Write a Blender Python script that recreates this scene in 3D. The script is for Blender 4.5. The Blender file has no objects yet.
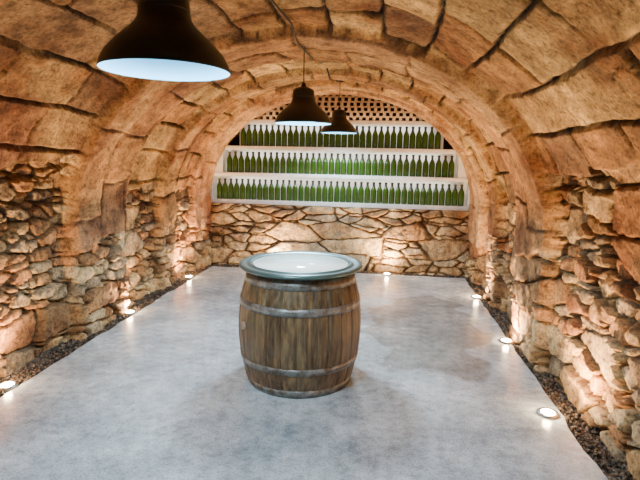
import bpy, bmesh, math, random
import numpy as np
from mathutils import Matrix, Vector
random.seed(3)
C=bpy.context.scene.collection

# ---------------- noise helpers ----------------
def hsh(ix,iy,s):
    v=np.sin(ix*127.1+iy*311.7+s*74.7)*43758.5453
    return v-np.floor(v)
def vn(x,y,s):
    ix=np.floor(x);iy=np.floor(y);fx=x-ix;fy=y-iy
    fx=fx*fx*(3-2*fx);fy=fy*fy*(3-2*fy)
    a=hsh(ix,iy,s);b=hsh(ix+1,iy,s);c=hsh(ix,iy+1,s);d=hsh(ix+1,iy+1,s)
    return (a*(1-fx)+b*fx)*(1-fy)+(c*(1-fx)+d*fx)*fy
def fbm(x,y,s,o=4):
    r=0;a=.5;t=0
    for i in range(o):
        r=r+a*vn(x*2**i,y*2**i,s+i*3.1);t+=a;a*=.5
    return r/t
def sst(a,b,x):
    t=np.clip((x-a)/(b-a),0,1);return t*t*(3-2*t)
def voro(u,v,s,j=.8):
    iu=np.floor(u);iv=np.floor(v)
    f1=np.full(u.shape,9.);f2=np.full(u.shape,9.);r=np.zeros(u.shape);r2=np.zeros(u.shape)
    for a in(-1,0,1):
        for b in(-1,0,1):
            cx=iu+a;cy=iv+b
            px=cx+.5+j*(hsh(cx,cy,s)-.5);py=cy+.5+j*(hsh(cx,cy,s+9)-.5)
            d=np.sqrt((u-px)**2+(v-py)**2)
            n=d<f1
            f2=np.where(n,f1,np.minimum(f2,d))
            r=np.where(n,hsh(cx,cy,s+17),r);r2=np.where(n,hsh(cx,cy,s+23),r2)
            f1=np.where(n,d,f1)
    return f1,f2-f1,r,r2
def rubble(u,v,s,cw=.22,ch=.11):
    uu=u+.06*(fbm(u*4,v*4,s+40)-.5)+.025*(fbm(u*16,v*16,s+44)-.5)
    vv=v+.06*(fbm(u*3,v*5,s+50)-.5)+.025*(fbm(u*16,v*16,s+54)-.5)
    f,e,r,r2=voro(uu/cw,vv/ch,s)
    F,E,R,R2=voro(uu/(cw*1.9),vv/(ch*1.9),s+5)
    big=R>.66
    e=np.where(big,E*1.9,np.minimum(e,np.where(E<.06,E*2,9)))
    r=np.where(big,R2,r);r2=np.where(big,R*3%1,r2)
    body=sst(0.02,.20,e)
    h=body*(.45+.55*r2)
    j=1-sst(.03,.14,e)
    return h,j,r
def ashlar(s,t,sd,rh=.34):
    ws=.10*(fbm(s*1.1,t*1.1,sd+3)-.5)*1.5
    S=(s+ws)/rh;row=np.floor(S);fs=S-row
    ln=.42+.5*hsh(row,row*0,sd)
    T=(t+.07*(fbm(s*2.5,t*2.5,sd+7)-.5)*2+.10*fs*(hsh(row,row*0+3,sd)-.5))/ln+hsh(row,row*0+5,sd)*7
    col=np.floor(T);ft=T-col
    e=np.minimum(np.minimum(fs,1-fs)*rh,np.minimum(ft,1-ft)*ln)
    e=e+.016*(fbm(s*18,t*18,sd+11)-.5)
    r=hsh(row,col,sd+13);r2=hsh(row,col,sd+15)
    tilt=(fs-.5)*(hsh(row,col,sd+19)-.5)+(ft-.5)*(hsh(row,col,sd+21)-.5)
    crack=np.abs(fbm(s*1.2+r*9,t*1.2,sd+31,5)-.5)
    ck=(1-sst(.0,.006,crack))*(r2>.8)
    h=sst(0.002,.020,e)*(.65+.35*r2)+tilt*1.3-.3*ck
    j=np.maximum(1-sst(.006,.022,e),.7*ck)
    return h,j,r
def pal(r,cols):
    cols=np.array(cols);n=len(cols)
    i=np.clip((r*n).astype(int),0,n-1)
    return cols[i]
RUB=np.array([(.42,.26,.13),(.54,.37,.19),(.30,.18,.09),(.46,.35,.22),(.42,.22,.10),(.60,.44,.25),(.36,.28,.19)])*.85
ASH=np.array([(.52,.31,.125),(.62,.41,.18),(.42,.24,.10),(.54,.38,.18),(.70,.48,.22),(.47,.25,.10),(.34,.21,.11)])*.62

# ---------------- materials ----------------
def mat(name):
    m=bpy.data.materials.new(name);m.use_nodes=True
    nt=m.node_tree;b=nt.nodes['Principled BSDF'];return m,nt,b
def simple(name,col,rough=.5,metal=0,**k):
    m,nt,b=mat(name);b.inputs['Base Color'].default_value=(*col,1);b.inputs['Roughness'].default_value=rough
    b.inputs['Metallic'].default_value=metal
    for a,v in k.items(): b.inputs[a.replace('_',' ')].default_value=v
    return m
def N(nt,t,**k):
    n=nt.nodes.new(t)
    for a,v in k.items():
        if hasattr(n,a): setattr(n,a,v)
        else: n.inputs[a].default_value=v
    return n
def noise(nt,co,scale,detail=6,rough=.6):
    n=nt.nodes.new('ShaderNodeTexNoise');n.inputs['Scale'].default_value=scale
    n.inputs['Detail'].default_value=detail;n.inputs['Roughness'].default_value=rough
    nt.links.new(co,n.inputs['Vector']);return n.outputs['Fac']
def ramp(nt,src,stops):
    r=nt.nodes.new('ShaderNodeValToRGB');e=r.color_ramp.elements
    while len(e)<len(stops):e.new(.5)
    for i,(p,c) in enumerate(stops):
        e[i].position=p;e[i].color=(*c,1) if len(c)==3 else c
    nt.links.new(src,r.inputs['Fac']);return r.outputs['Color']
def mix(nt,mode,f,a,b):
    n=nt.nodes.new('ShaderNodeMix');n.data_type='RGBA';n.blend_type=mode
    for s,x in((n.inputs[0],f),(n.inputs[6],a),(n.inputs[7],b)):
        if hasattr(x,'links'): nt.links.new(x,s)
        elif isinstance(x,tuple): s.default_value=(*x,1)
        else: s.default_value=x
    return n.outputs[2]
def stone_mat(name,strength=1.0):
    m,nt,b=mat(name)
    tc=nt.nodes.new('ShaderNodeTexCoord').outputs['Object']
    at=N(nt,'ShaderNodeAttribute');at.attribute_name='col'
    al=at.outputs['Alpha']
    n1=noise(nt,tc,8,9,.74);n2=noise(nt,tc,45,6,.75);n3=noise(nt,tc,1.7,5,.62)
    c=mix(nt,'MULTIPLY',al,at.outputs['Color'],ramp(nt,n1,[(.35,(.26,.18,.13)),(.47,(.9,.86,.82)),(.62,(1.6,1.54,1.36))]))
    c=mix(nt,'MULTIPLY',al,c,ramp(nt,n2,[(.36,(.22,.16,.12)),(.47,(1,1,1)),(.68,(1.5,1.5,1.4))]))
    c=mix(nt,'MULTIPLY',.95,c,ramp(nt,n3,[(.36,(.48,.30,.20)),(.50,(1,.94,.86)),(.64,(1.5,1.44,1.25))]))
    nt.links.new(c,b.inputs['Base Color']);b.inputs['Roughness'].default_value=.8
    b.inputs['Specular IOR Level'].default_value=.3
    v=nt.nodes.new('ShaderNodeTexVoronoi');v.inputs['Scale'].default_value=38;nt.links.new(tc,v.inputs['Vector'])
    b1=N(nt,'ShaderNodeBump');b1.inputs['Distance'].default_value=.04
    nt.links.new(al,b1.inputs['Strength'])
    nt.links.new(n1,b1.inputs['Height'])
    b2=N(nt,'ShaderNodeBump');b2.inputs['Distance'].default_value=.012
    nt.links.new(al,b2.inputs['Strength'])
    nt.links.new(n2,b2.inputs['Height']);nt.links.new(b1.outputs[0],b2.inputs['Normal'])
    b3=N(nt,'ShaderNodeBump');b3.inputs['Strength'].default_value=.35*strength;b3.inputs['Distance'].default_value=.01
    nt.links.new(v.outputs['Distance'],b3.inputs['Height']);nt.links.new(b2.outputs[0],b3.inputs['Normal'])
    nt.links.new(b3.outputs[0],b.inputs['Normal'])
    return m
STONE=stone_mat('rough_stone')

# ---------------- mesh helpers ----------------
def obj(name,me,parent=None,loc=None):
    o=bpy.data.objects.new(name,me);C.objects.link(o)
    if parent:o.parent=parent
    if loc:o.location=loc
    return o
def empty(name,loc=(0,0,0)):
    o=bpy.data.objects.new(name,None);C.objects.link(o);o.location=loc;o.empty_display_size=.1;return o
def grid(name,P,col,material,flip=False,alpha=None):
    n,m=P.shape[:2]
    idx=np.arange(n*m).reshape(n,m)
    f=np.stack([idx[:-1,:-1],idx[1:,:-1],idx[1:,1:],idx[:-1,1:]],-1).reshape(-1,4)
    if flip:f=f[:,::-1]
    me=bpy.data.meshes.new(name);me.from_pydata(P.reshape(-1,3).tolist(),[],f.tolist())
    a=me.color_attributes.new('col','FLOAT_COLOR','POINT')
    cc=np.ones((n*m,4));cc[:,:3]=col.reshape(-1,3)
    if alpha is not None: cc[:,3]=alpha.ravel()
    a.data.foreach_set('color',cc.ravel())
    me.polygons.foreach_set('use_smooth',[True]*len(me.polygons))
    me.materials.append(material);me.update()
    return obj(name,me)
def box(bm,x0,x1,y0,y1,z0,z1,mi=0,bev=0):
    vs=[bm.verts.new((x,y,z)) for z in(z0,z1) for y in(y0,y1) for x in(x0,x1)]
    fs=[]
    for q in((0,2,3,1),(4,5,7,6),(0,1,5,4),(2,6,7,3),(0,4,6,2),(1,3,7,5)):
        f=bm.faces.new([vs[i] for i in q]);f.material_index=mi;fs.append(f)
    if bev:
        es=list({e for f in fs for e in f.edges})
        r=bmesh.ops.bevel(bm,geom=es,offset=bev,segments=2,affect='EDGES')
        for f in r['faces']:f.material_index=mi
def lathe(bm,prof,seg=48,mis=None,c=(0,0,0),smooth=True):
    rings=[]
    for r,z in prof:
        if r<1e-5: rings.append([bm.verts.new((c[0],c[1],c[2]+z))])
        else: rings.append([bm.verts.new((c[0]+r*math.cos(2*math.pi*i/seg),c[1]+r*math.sin(2*math.pi*i/seg),c[2]+z)) for i in range(seg)])
    for k in range(len(rings)-1):
        a,b=rings[k],rings[k+1];mi=mis[k] if mis else 0
        for i in range(seg):
            j=(i+1)%seg
            if len(a)==1 and len(b)==1:continue
            if len(a)==1:f=bm.faces.new((a[0],b[j],b[i]))
            elif len(b)==1:f=bm.faces.new((a[i],a[j],b[0]))
            else:f=bm.faces.new((a[i],a[j],b[j],b[i]))
            f.material_index=mi;f.smooth=smooth
def fin(name,bm,mats,parent=None,loc=None,recalc=True):
    if recalc:bmesh.ops.recalc_face_normals(bm,faces=bm.faces)
    me=bpy.data.meshes.new(name);bm.to_mesh(me);bm.free()
    for m in mats:me.materials.append(m)
    return obj(name,me,parent,loc)

# ---------------- room shell ----------------
XL,XR=-2.58,1.34
CX=(XL+XR)/2;HW=(XR-XL)/2;Z0=1.0;RISE=1.55
Y0,Y1=-1.5,7.25
zz=np.linspace(-.06,Z0,200)
th=np.linspace(math.pi,0,1500)
px=np.concatenate([np.full(200,CX-HW),CX+HW*np.cos(th)[1:-1],np.full(200,CX+HW)])
pz=np.concatenate([zz,Z0+RISE*np.sin(th)[1:-1],zz[::-1]])
L=np.concatenate([[0],np.cumsum(np.hypot(np.diff(px),np.diff(pz)))])
LT=L[-1];ns=int(LT/.0125);nt_=int((Y1-Y0)/.013)
sv=np.linspace(0,LT,ns)
PX=np.interp(sv,L,px);PZ=np.interp(sv,L,pz)
tx=np.gradient(PX);tz=np.gradient(PZ);ll=np.hypot(tx,tz);nx=tz/ll;nz=-tx/ll
k=np.ones(25)/25
def sm(a): return np.convolve(np.pad(a,12,mode='edge'),k,'valid')
nx=sm(nx);nz=sm(nz)
tv=np.linspace(Y0,Y1,nt_)
S,T=np.meshgrid(sv,tv,indexing='ij')
XX=np.repeat(PX[:,None],nt_,1);ZZ=np.repeat(PZ[:,None],nt_,1)
NX=np.repeat(nx[:,None],nt_,1);NZ=np.repeat(nz[:,None],nt_,1)
side=np.where(S<LT/2,0.,1.)
sf=np.where(S<LT/2,S,LT-S)
wob=.05*(fbm(S*1.5,T*.7,2)-.5)+.025*(fbm(S*8,T*8,3)-.5)
def rib(a,b,e=.012):
    return sst(a-e,a+e,T+wob)*(1-sst(b-e,b+e,T+wob))
r1=rib(.55,1.35)+rib(3.62,4.42)+.8*rib(5.25,5.62);r2_=rib(6.22,6.74)+.45*rib(6.42,6.74)
ribm=np.clip(r1+r2_,0,1)
hr,jr,rr=rubble(T+side*31,sf,1)
ha,ja,ra=ashlar(S,T,4)
hb,jb,rb=ashlar(T*1.0+20,S,8,.40)
ha=ha*(1-ribm)+hb*ribm;ja=np.where(ribm>.5,jb,ja);ra=np.where(ribm>.5,rb,ra)
lim=1.50-.68*ribm+.16*(fbm(T*2.5+side*9,S*2.5,6)-.5)*2
lim=np.where(T>4.5,lim-.28,lim)
am=sst(-.010,.010,ZZ-lim)
big=.08*(fbm(S*.8,T*.8,60)-.5)
D=r1*.11+r2_*.075+big*(1-.6*ribm)+am*(.046*ha*(1-.5*ribm)+.045+.024*(fbm(S*6,T*6,62)-.5)+.010*(fbm(S*22,T*22,63,3)-.5))+(1-am)*(.100*hr-.03+.030*(fbm(S*12,T*12,64)-.5)+.012*(fbm(S*30,T*30,65,3)-.5))
X=XX+NX*D;Z=ZZ+NZ*D
P=np.stack([X,T,Z],-1)
cr=pal(rr,RUB)*(.75+.5*fbm(S*6,T*6,70))[...,None]
cr=cr*(1-jr[...,None])+np.array((.085,.052,.028))*jr[...,None]
ca=pal(ra,ASH)*(.55+.9*fbm(S*3,T*3,72))[...,None]
cream=sst(.54,.62,fbm(S*1.3+4,T*1.3,77))[...,None]
jc=np.array((.022,.012,.006))*(1-cream)+np.array((.42,.30,.16))*cream
ca=ca*(1-ja[...,None])+jc*ja[...,None]
red=(sst(.45,.6,fbm(S*.9,T*.9,80))*(1-sst(1.5,2.1,ZZ)))[...,None]
ca=ca*(1-red*.5)+np.array((.34,.14,.08))*red*.5
rm=np.clip(r2_,0,1)[...,None]
ca=ca*(1-ribm[...,None]*.25)+np.array((.38,.20,.11))*ribm[...,None]*.25
ca=ca*(1-rm*.4)+np.array((.54,.35,.21))*rm*.4
COL=cr*(1-am[...,None])+ca*am[...,None]
AL=.85-am*(.05+.10*ribm)
iL=np.searchsorted(-(-sv),np.interp(1.05,zz,L[:200]));iL=int(iL);iR=ns-1-iL
grid('wall_left',P[:iL+1],COL[:iL+1],STONE,True,AL[:iL+1])
grid('ceiling',P[iL:iR+1],COL[iL:iR+1],STONE,True,AL[iL:iR+1])
grid('wall_right',P[iR:],COL[iR:],STONE,True,AL[iR:])

# back wall: rubble lower part with ledge
BY=6.78
u=np.linspace(CX-HW-.03,CX+HW+.03,360);v=np.linspace(-.05,.88,100)
U,V=np.meshgrid(u,v,indexing='ij')
h,j,r=rubble(U,V,21,.36,.11)
d=.065*h+.04*(fbm(U*9,V*9,33)-.5)+.02*(fbm(U*25,V*25,34,3)-.5)
BP=np.stack([U,BY-d,V],-1)
top=BP[:,-1:,:].copy();tops=[]
for yy in(6.84,7.0,7.24):
    q=top.copy();q[...,1]=yy;tops.append(q)
BP=np.concatenate([BP]+tops,1)
cb=pal(r,[(.42,.32,.20),(.56,.45,.29),(.34,.25,.15),(.48,.42,.32),(.56,.42,.25),(.38,.26,.15)])*(.8+.4*fbm(U*6,V*6,35))[...,None]*.9
cb=cb*(1-j[...,None])+np.array((.11,.07,.04))*j[...,None]
cb=np.concatenate([cb]+[cb[:,-1:]]*3,1)
wb=grid('wall_back',BP,cb,STONE,False,np.full(BP.shape[:2],.7))
plaster,ntp,bp=mat('dark_plaster')
tcp=ntp.nodes.new('ShaderNodeTexCoord').outputs['Object']
ntp.links.new(ramp(ntp,noise(ntp,tcp,5),[(.3,(.03,.022,.016)),(.7,(.07,.05,.035))]),bp.inputs['Base Color']);bp.inputs['Roughness'].default_value=.9
bm=bmesh.new();box(bm,CX-2.1,CX+2.1,7.22,7.32,-.05,2.7)
fin('rear_plaster',bm,[plaster],wb)
# front wall (behind the viewer)
u=np.linspace(CX-HW-.05,CX+HW+.05,200);v=np.linspace(-.05,2.7,140)
U,V=np.meshgrid(u,v,indexing='ij');h,j,r=rubble(U,V,25,.3,.15)
cb=pal(r,RUB)*(1-j[...,None])+np.array((.2,.14,.09))*j[...,None]
grid('wall_front',np.stack([U,-1.45+.06*h,V],-1),cb,STONE,True)

# gravel bed + concrete slab
SX0,SX1,SY1=-2.34,1.15,6.56
gm,ng,bg=mat('gravel')
tg=ng.nodes.new('ShaderNodeTexCoord').outputs['Object']
vg=ng.nodes.new('ShaderNodeTexVoronoi');vg.inputs['Scale'].default_value=55;ng.links.new(tg,vg.inputs['Vector'])
ng.links.new(ramp(ng,vg.outputs['Color'],[(.2,(.03,.022,.016)),(.5,(.09,.065,.042)),(.85,(.22,.16,.11))]),bg.inputs['Base Color'])
bg.inputs['Roughness'].default_value=.85
bu=N(ng,'ShaderNodeBump');bu.inputs['Strength'].default_value=1;bu.inputs['Distance'].default_value=.02;bu.invert=True
ng.links.new(vg.outputs['Distance'],bu.inputs['Height']);ng.links.new(bu.outputs[0],bg.inputs['Normal'])
u=np.linspace(CX-HW-.06,CX+HW+.06,260);v=np.linspace(-1.5,6.95,500)
U,V=np.meshgrid(u,v,indexing='ij')
edge=np.minimum(np.minimum(U-SX0,SX1-U),SY1-V)
f,e,r,_=voro(U/.03,V/.03,90)
zg=-.022+.018*sst(0,.4,e)*r+.03*(fbm(U*5,V*5,91)-.4)*sst(0,-.1,edge)
zg=np.where(edge>.05,-.05,zg)
gr=grid('floor_gravel',np.stack([U,V,zg],-1),np.ones(U.shape+(3,))*.3,gm,False)
# loose pebbles
bm=bmesh.new()
tmp=bmesh.new();bmesh.ops.create_icosphere(tmp,subdivisions=1,radius=1)
tv_=[x.co.copy() for x in tmp.verts];tf=[[w.index for w in f.verts] for f in tmp.faces];tmp.free()
for i in range(2400):
    q=random.random()
    y=random.uniform(1.5,6.6)
    if q<.5:x=random.uniform(CX-HW+.06,SX0-.01)
    elif q<.85:x=random.uniform(SX1+.01,CX+HW-.04)
    else:x=random.uniform(-2.45,1.2);y=random.uniform(SY1+.01,6.7)
    s=random.uniform(.006,.02)
    M=Matrix.Rotation(random.random()*6,3,Vector((random.random(),random.random(),random.random()+.1)).normalized())
    sc=Vector((s*random.uniform(.8,1.5),s,s*random.uniform(.5,.9)))
    vs=[bm.verts.new(Vector((x,y,-.008))+M@Vector((c.x*sc.x,c.y*sc.y,c.z*sc.z))) for c in tv_]
    for t in tf:bm.faces.new([vs[a] for a in t])
fin('pebbles',bm,[gm],gr)

cm,nc,bc=mat('concrete')
tc=nc.nodes.new('ShaderNodeTexCoord').outputs['Object']
n1=noise(nc,tc,.9,8,.68);n2=noise(nc,tc,14,6,.7);n3=noise(nc,tc,90,3,.6)
c=ramp(nc,n1,[(.36,(.29,.34,.37)),(.46,(.45,.51,.54)),(.54,(.62,.68,.70)),(.65,(.80,.85,.86))])
c=mix(nc,'MULTIPLY',.8,c,ramp(nc,n2,[(.3,(.46,.46,.46)),(.55,(1,1,1)),(.8,(1.12,1.12,1.12))]))
c=mix(nc,'MULTIPLY',.7,c,ramp(nc,n3,[(.35,(.46,.45,.44)),(.5,(1,1,1))]))
# damp patch towards the right
vm=N(nc,'ShaderNodeVectorMath');vm.operation='DISTANCE'
ns_=nc.nodes.new('ShaderNodeTexNoise');ns_.inputs['Scale'].default_value=2.2;nc.links.new(tc,ns_.inputs['Vector'])
va=N(nc,'ShaderNodeVectorMath');va.operation='MULTIPLY_ADD';va.inputs[1].default_value=(1.2,1.2,0);nc.links.new(ns_.outputs['Color'],va.inputs[0]);nc.links.new(tc,va.inputs[2])
vb=N(nc,'ShaderNodeVectorMath');vb.operation='SUBTRACT';vb.inputs[1].default_value=(.6,.6,0);nc.links.new(va.outputs[0],vb.inputs[0])
vs2=N(nc,'ShaderNodeVectorMath');vs2.operation='MULTIPLY';vs2.inputs[1].default_value=(1,.45,0);nc.links.new(vb.outputs[0],vs2.inputs[0])
vm.inputs[1].default_value=(.45,4.5*.45,0)
nc.links.new(vs2.outputs[0],vm.inputs[0])
c=mix(nc,'MULTIPLY',1.,c,ramp(nc,vm.outputs['Value'],[(.30,(.72,.68,.63)),(.46,(.60,.57,.53)),(.52,(.99,.99,.99))]))
nc.links.new(c,bc.inputs['Base Color'])
nc.links.new(ramp(nc,n1,[(.38,(.12,.12,.12)),(.62,(.32,.32,.32))]),bc.inputs['Roughness'])
bu=N(nc,'ShaderNodeBump');bu.inputs['Strength'].default_value=.12;bu.inputs['Distance'].default_value=.005
nc.links.new(n2,bu.inputs['Height']);nc.links.new(bu.outputs[0],bc.inputs['Normal'])
bm=bmesh.new()
out=[]
for y in np.linspace(-1.5,SY1,70):out.append((SX1+.025*(random.random()-.5),y))
for x in np.linspace(SX1,SX0,35)[1:-1]:out.append((x,SY1+.025*(random.random()-.5)))
for y in np.linspace(SY1,-1.5,70):out.append((SX0+.03*(random.random()-.5),y))
a=[bm.verts.new((x,y,0)) for x,y in out];b_=[bm.verts.new((x,y,-.08)) for x,y in out]
bm.faces.new(a)
for i in range(len(a)):
    jn=(i+1)%len(a);bm.faces.new((a[i],b_[i],b_[jn],a[jn]))
fin('floor',bm,[cm])

# ---------------- bottle rack ----------------
white,nw,bw=mat('white_plaster')
tw=nw.nodes.new('ShaderNodeTexCoord').outputs['Object']
nw.links.new(ramp(nw,noise(nw,tw,12),[(.3,(.80,.78,.72)),(.6,(.94,.93,.90))]),bw.inputs['Base Color']);bw.inputs['Roughness'].default_value=.7
def chord(z,m=.05):
    if z<=Z0:return HW-m
    return HW*math.sqrt(max(0,1-((z+.03-Z0)/(RISE))**2))-m
rack=empty('bottle_rack',(0,0,0))
boards=[(.872,.935),(1.262,1.318),(1.635,1.692),(1.998,2.055)]
for i,(a0,a1) in enumerate(boards):
    w=chord(a1,.02)
    bm=bmesh.new();box(bm,CX-w,CX+w,6.80,7.20,a0,a1,0,.008)
    fin('shelf_%d'%(i+1),bm,[white],rack)
bm=bmesh.new()
for s in(-1,1):
    for a0,a1 in((.935,1.262),(1.318,1.635)):
        w=chord(a1,.02);xs=sorted((CX+s*w,CX+s*(w-.12)))
        box(bm,xs[0],xs[1],6.81,7.20,a0,a1,0,.006)
fin('end_posts',bm,[white],rack)
bm=bmesh.new()
for (lo,hi),nxt in zip(boards[:3],boards[1:]):
    w=chord(nxt[0],.03);box(bm,CX-w,CX+w,7.0,7.03,hi,nxt[0])
fin('back_panel',bm,[white],rack)
# perforated brick panel on top
clay,nl,bl=mat('clay_brick')
tl=nl.nodes.new('ShaderNodeTexCoord').outputs['Object']
nl.links.new(ramp(nl,noise(nl,tl,20),[(.3,(.26,.15,.075)),(.6,(.44,.27,.14))]),bl.inputs['Base Color']);bl.inputs['Roughness'].default_value=.85
bm=bmesh.new();row=0;z=2.056
while z<2.50:
    w=chord(z+.03,.02);x=CX-w+(.045 if row%2 else 0)
    while x<CX+w-.05:
        box(bm,x,x+.040,6.90,7.00,z,z+.050);x+=.090
    box(bm,CX-w,CX+w,6.905,7.00,z+.050,z+.066)
    z+=.066;row+=1
fin('lattice_brick_panel',bm,[clay],wb)
# bottles
glass,nb,bb=mat('green_bottle_glass')
bb.inputs['Base Color'].default_value=(.040,.100,.010,1);bb.inputs['Roughness'].default_value=.14
bb.inputs['Transmission Weight'].default_value=.15
caps=simple('bottle_capsule',(.012,.018,.008),.35)
bm=bmesh.new()
prof=[(0,0),(.037,.0),(.0405,.006),(.0405,.165),(.037,.19),(.024,.22),(.0165,.24),(.0165,.27),(.0195,.272),(.0195,.292),(0,.295)]
mis=[0,0,0,0,0,1,1,1,1,1]
for (lo,hi),nxt in zip(boards[:3],boards[1:]):
    w=chord(nxt[0],.02)-(.16 if hi<1.5 else .06)
    n=int(2*w/.084)
    for i in range(n):
        x=CX-w+(i+.5)*2*w/n+random.uniform(-.0015,.0015)
        lathe(bm,prof,12,mis,(x,6.875+random.uniform(-.003,.003),hi+.001))
fin('wine_bottles',bm,[glass,caps],rack)
for i,(a0,a1) in enumerate(boards[1:]):
    l=bpy.data.lights.new('led_strip_light','AREA');l.shape='RECTANGLE';l.size=3.1-.3*i;l.size_y=.03;l.energy=5.0;l.color=(1,.97,.88)  # unseen strip lights, added to brighten bottles and shelves
    o=bpy.data.objects.new('led_strip_%d'%(i+1),l);C.objects.link(o);o.parent=rack;o.location=(CX,6.90,a0-.006);o.rotation_euler=(math.radians(20),0,0)
l=bpy.data.lights.new('led_strip_light','AREA');l.shape='RECTANGLE';l.size=2.2;l.size_y=.03;l.energy=3.5;l.color=(1,.82,.6)  # unseen strip added so the brick panel gets light
o=bpy.data.objects.new('led_strip_top',l);C.objects.link(o);o.parent=rack;o.location=(CX,6.825,2.066);o.rotation_euler=(math.radians(180-25),0,0)

# ---------------- barrel ----------------
BX,BYY=-.53,3.26
wood,no,bo=mat('weathered_oak')
to=no.nodes.new('ShaderNodeTexCoord').outputs['Object']
mp=N(no,'ShaderNodeMapping');mp.inputs['Scale'].default_value=(1,1,.12);no.links.new(to,mp.inputs['Vector'])
w1=noise(no,mp.outputs[0],38,8,.65);w2=noise(no,to,5,7,.65)
ao=N(no,'ShaderNodeAttribute');ao.attribute_name='stave'
c=ramp(no,w1,[(.34,(.026,.014,.007)),(.48,(.105,.064,.028)),(.66,(.24,.16,.075))])
c=mix(no,'MULTIPLY',.9,c,ao.outputs['Color'])
c=mix(no,'MIX',ramp(no,w2,[(.45,(0,0,0)),(.66,(.45,.45,.45))]),c,(.13,.11,.06))
no.links.new(c,bo.inputs['Base Color']);bo.inputs['Roughness'].default_value=.5
bu=N(no,'ShaderNodeBump');bu.inputs['Strength'].default_value=.6;bu.inputs['Distance'].default_value=.006
no.links.new(w1,bu.inputs['Height']);no.links.new(bu.outputs[0],bo.inputs['Normal'])
steel,nz2,bz=mat('galvanised_hoop')
tz2=nz2.nodes.new('ShaderNodeTexCoord').outputs['Object']
nz2.links.new(ramp(nz2,noise(nz2,tz2,14,7,.7),[(.38,(.10,.065,.04)),(.50,(.19,.185,.165)),(.65,(.32,.32,.30))]),bz.inputs['Base Color'])
bz.inputs['Metallic'].default_value=.5;bz.inputs['Roughness'].default_value=.42
barrel=empty('wine_barrel',(BX,BYY,0))
BH=.795;RH=.355;RB=.425
def rad(z):
    q=(z/BH-.5)*2
    return RB-(RB-RH)*abs(q)**2.1
NS=26;rows=24
vl=[];fl=[];cl=[]
rs=random.Random(5)
for s in range(NS):
    shade=rs.uniform(.65,1.25);tint=rs.uniform(-.03,.07)
    a0=2*math.pi*s/NS;a1=2*math.pi*(s+1)/NS
    pr=[(0,-.006),(.05,0),(.3,.0005),(.5,.0008),(.7,.0005),(.95,0),(1,-.006)]
    base=len(vl)
    for k_ in range(rows+1):
        z=.002+(BH-.002)*k_/rows
        for f,dr in pr:
            a=a0+(a1-a0)*f;R=rad(z)+dr
            vl.append((R*math.cos(a),R*math.sin(a),z));cl.append((shade+tint,shade,shade-tint,1))
    for k_ in range(rows):
        for q in range(6):
            i=base+k_*7+q;fl.append((i,i+1,i+8,i+7))
me=bpy.data.meshes.new('staves');me.from_pydata(vl,[],fl)
at=me.color_attributes.new('stave','FLOAT_COLOR','POINT');at.data.foreach_set('color',np.array(cl).ravel())
me.polygons.foreach_set('use_smooth',[True]*len(me.polygons));me.materials.append(wood);obj('staves',me,barrel)
bm=bmesh.new()
for zc,hh in((.030,.055),(.195,.046),(.585,.050),(.752,.07)):
    z0,z1=zc-hh/2,zc+hh/2
    lathe(bm,[(rad(z0)-.004,z0),(rad(z0)+.0045,z0),(rad(zc)+.005,zc),(rad(z1)+.0045,z1),(rad(z1)-.004,z1)],72)
    for a in(-1.9,):
        for dz in(-.008,.008):
            R=rad(zc)+.005
            bmesh.ops.create_icosphere(bm,subdivisions=1,radius=.006,matrix=Matrix.Translation((R*math.cos(a),R*math.sin(a),zc+dz)))
fin('hoops',bm,[steel],barrel)
bm=bmesh.new();lathe(bm,[(0,.03),(RH-.02,.03)],48);lathe(bm,[(RH-.02,BH-.03),(0,BH-.03)],48)
lathe(bm,[(RH-.025,BH-.03),(RH-.025,BH),(RH,BH)],48)
fin('heads',bm,[wood],barrel)
bm=bmesh.new();a=-2.45
bmesh.ops.create_cone(bm,cap_ends=True,segments=20,radius1=.030,radius2=.026,depth=.02,matrix=Matrix.Translation((RB*math.cos(a),RB*math.sin(a),.44))@Matrix.Rotation(a,4,'Z')@Matrix.Rotation(math.pi/2,4,'Y'))
fin('bung',bm,[simple('bung_wood',(.28,.22,.16),.7)],barrel)
ringm=simple('brushed_metal_rim',(.10,.16,.15),.32,.5)
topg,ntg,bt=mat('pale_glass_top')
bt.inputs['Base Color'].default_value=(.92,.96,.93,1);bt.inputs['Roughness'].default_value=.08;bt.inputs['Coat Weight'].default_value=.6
bt.inputs['Emission Color'].default_value=(.85,1,.95,1);bt.inputs['Emission Strength'].default_value=.9  # glow added to brighten the glass, which is no lamp
bm=bmesh.new()
lathe(bm,[(.325,BH+.001),(.405,BH+.001),(.418,BH+.006),(.422,BH+.016),(.418,BH+.026),(.405,BH+.031),(.385,BH+.030),(.372,BH+.024),(.358,BH+.024),(.350,BH+.034),(.340,BH+.034),(.335,BH+.028),(.325,BH+.026),(.325,BH+.001)],96)
fin('top_rim',bm,[ringm],barrel)
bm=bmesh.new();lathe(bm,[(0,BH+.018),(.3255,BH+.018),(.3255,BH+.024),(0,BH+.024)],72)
fin('glass_top',bm,[topg],barrel)

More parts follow.
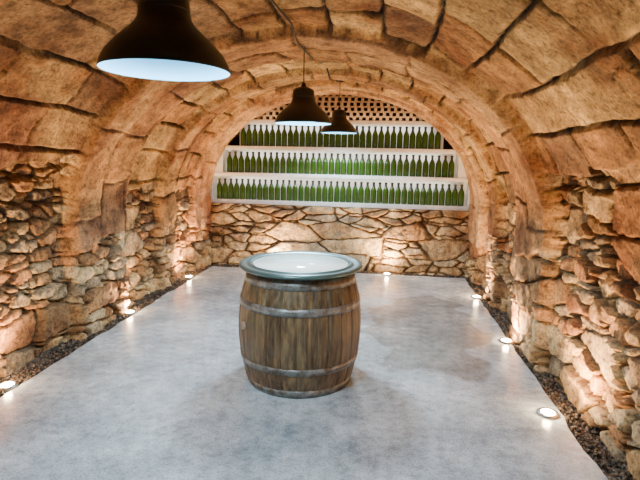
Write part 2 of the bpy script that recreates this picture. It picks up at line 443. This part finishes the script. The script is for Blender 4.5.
# ---------------- pendant lamps ----------------
black=simple('black_enamel',(.006,.005,.005),.35)
inner=simple('pale_blue_reflector',(.22,.66,.95),.45)
bulbm,nbb,bbb=mat('bulb');bbb.inputs['Base Color'].default_value=(.9,.95,1,1);bbb.inputs['Emission Color'].default_value=(.6,.87,1,1);bbb.inputs['Emission Strength'].default_value=17
def pendant(x,y,z,ct,power=38):
    e=empty('pendant_lamp',(x,y,z))
    prof=[(.225,0),(.227,.004),(.222,.022),(.205,.055),(.175,.090),(.140,.122),(.110,.150),(.094,.172),(.088,.20),(.086,.245),(.078,.262),(.05,.275),(.022,.285),(.016,.31),(0,.312)]
    bm=bmesh.new();lathe(bm,prof,64);
    lathe(bm,[(.086,.20),(.0895,.202),(.0895,.212),(.0865,.214)],64)
    fin('shade',bm,[black],e)
    bm=bmesh.new();lathe(bm,[(.2245,.0005),(.218,.022),(.201,.054),(.171,.088),(.136,.120),(.106,.147),(.09,.168),(0,.170)],64)
    fin('reflector',bm,[inner],e)
    bm=bmesh.new();lathe(bm,[(0,.05),(.02,.053),(.032,.07),(.032,.09),(.02,.12),(.016,.168)],24)
    fin('bulb',bm,[bulbm],e)
    bm=bmesh.new()
    lathe(bm,[(.0045,.31),(.0045,ct-z-.02)],10)
    lathe(bm,[(0,ct-z-.05),(.045,ct-z-.045),(.055,ct-z-.03),(.055,ct-z+.03),(0,ct-z+.03)],24)
    fin('cord_and_canopy',bm,[black],e)
    l=bpy.data.lights.new('pendant_light','SPOT');l.energy=power;l.color=(.60,.83,1);l.shadow_soft_size=.12
    l.spot_size=math.radians(152);l.spot_blend=.35
    o=bpy.data.objects.new('lamp_light',l);C.objects.link(o);o.parent=e;o.location=(0,0,.045)
    return e
pendant(-.78,1.74,1.82,2.50,165);pendant(-.64,3.95,1.80,2.43,200);pendant(-.55,6.15,1.85,2.50,120);pendant(-.80,-.55,1.82,2.50,100)  # last pendant is unseen, added behind the camera as fill light
cu=bpy.data.curves.new('ceiling_cable','CURVE');cu.dimensions='3D';cu.bevel_depth=.008
sp=cu.splines.new('POLY');pts=[(-.8,-1.4,2.46),(-.8,.5,2.45),(-.79,.65,2.375),(-.78,1.3,2.375),(-.76,1.6,2.44),(-.66,3.5,2.44),(-.65,3.7,2.36),(-.63,4.3,2.36),(-.62,4.6,2.44),(-.60,5.15,2.45),(-.59,5.3,2.37),(-.58,5.6,2.37),(-.57,5.75,2.44),(-.55,6.15,2.45)]
sp.points.add(len(pts)-1)
for i,p in enumerate(pts):sp.points[i].co=(*p,1)
cu.materials.append(black);obj('ceiling_cable',cu)

# ---------------- recessed uplights ----------------
lens,nn,bl2=mat('lit_lens');bl2.inputs['Emission Color'].default_value=(1,.85,.6,1);bl2.inputs['Emission Strength'].default_value=160
trim=simple('steel_trim',(.45,.44,.42),.3,1)
def uplight(x,y,dx,dy,en=24):
    e=empty('recessed_floor_light',(x,y,0))
    bm=bmesh.new();lathe(bm,[(.042,-.03),(.042,.012),(.046,.016),(.060,.014),(.064,.006),(.064,-.03)],32);fin('trim_ring',bm,[trim],e)
    bm=bmesh.new();lathe(bm,[(0,.022),(.018,.020),(.032,.016),(.043,.008)],32);fin('lens',bm,[lens],e)
    l=bpy.data.lights.new('uplight','SPOT');l.energy=en;l.color=(1,.59,.25);l.spot_size=math.radians(138);l.spot_blend=1;l.shadow_soft_size=.03
    o=bpy.data.objects.new('lamp_light',l);C.objects.link(o);o.parent=e;o.location=(0,0,.05)
    o.rotation_euler=Vector((dx,dy,1)).to_track_quat('-Z','Y').to_euler()
    l=bpy.data.lights.new('spill','POINT');l.energy=6;l.color=(1,.70,.40);l.shadow_soft_size=.025
    o=bpy.data.objects.new('lens_spill_light',l);C.objects.link(o);o.parent=e;o.location=(0,0,.06)
for y,en in((1.2,60),(2.76,200),(4.36,210),(5.86,200)):uplight(-2.40,y,-.24,0,en)
for x,y,en in((1.1,1.45,60),(1.075,2.97,200),(1.125,4.22,210),(1.13,5.62,200)):uplight(x,y,.26,0,en)
for x in(-1.42,.12):uplight(x,6.56,0,.2,130)

# world
w=bpy.data.worlds.new('world');bpy.context.scene.world=w;w.use_nodes=True
w.node_tree.nodes['Background'].inputs[0].default_value=(.3,.22,.15,1);w.node_tree.nodes['Background'].inputs[1].default_value=.1

# camera
cam=bpy.data.cameras.new('camera');cam.lens=27.56;cam.sensor_width=36;cam.clip_start=.02
co=bpy.data.objects.new('camera',cam);C.objects.link(co)
R=Matrix.Rotation(math.radians(7),4,'Z')@Matrix.Rotation(math.radians(90-9.3),4,'X')@Matrix.Rotation(math.radians(1.2),4,'Z')
co.matrix_world=Matrix.Translation((0,0,1.52))@R
bpy.context.scene.camera=co
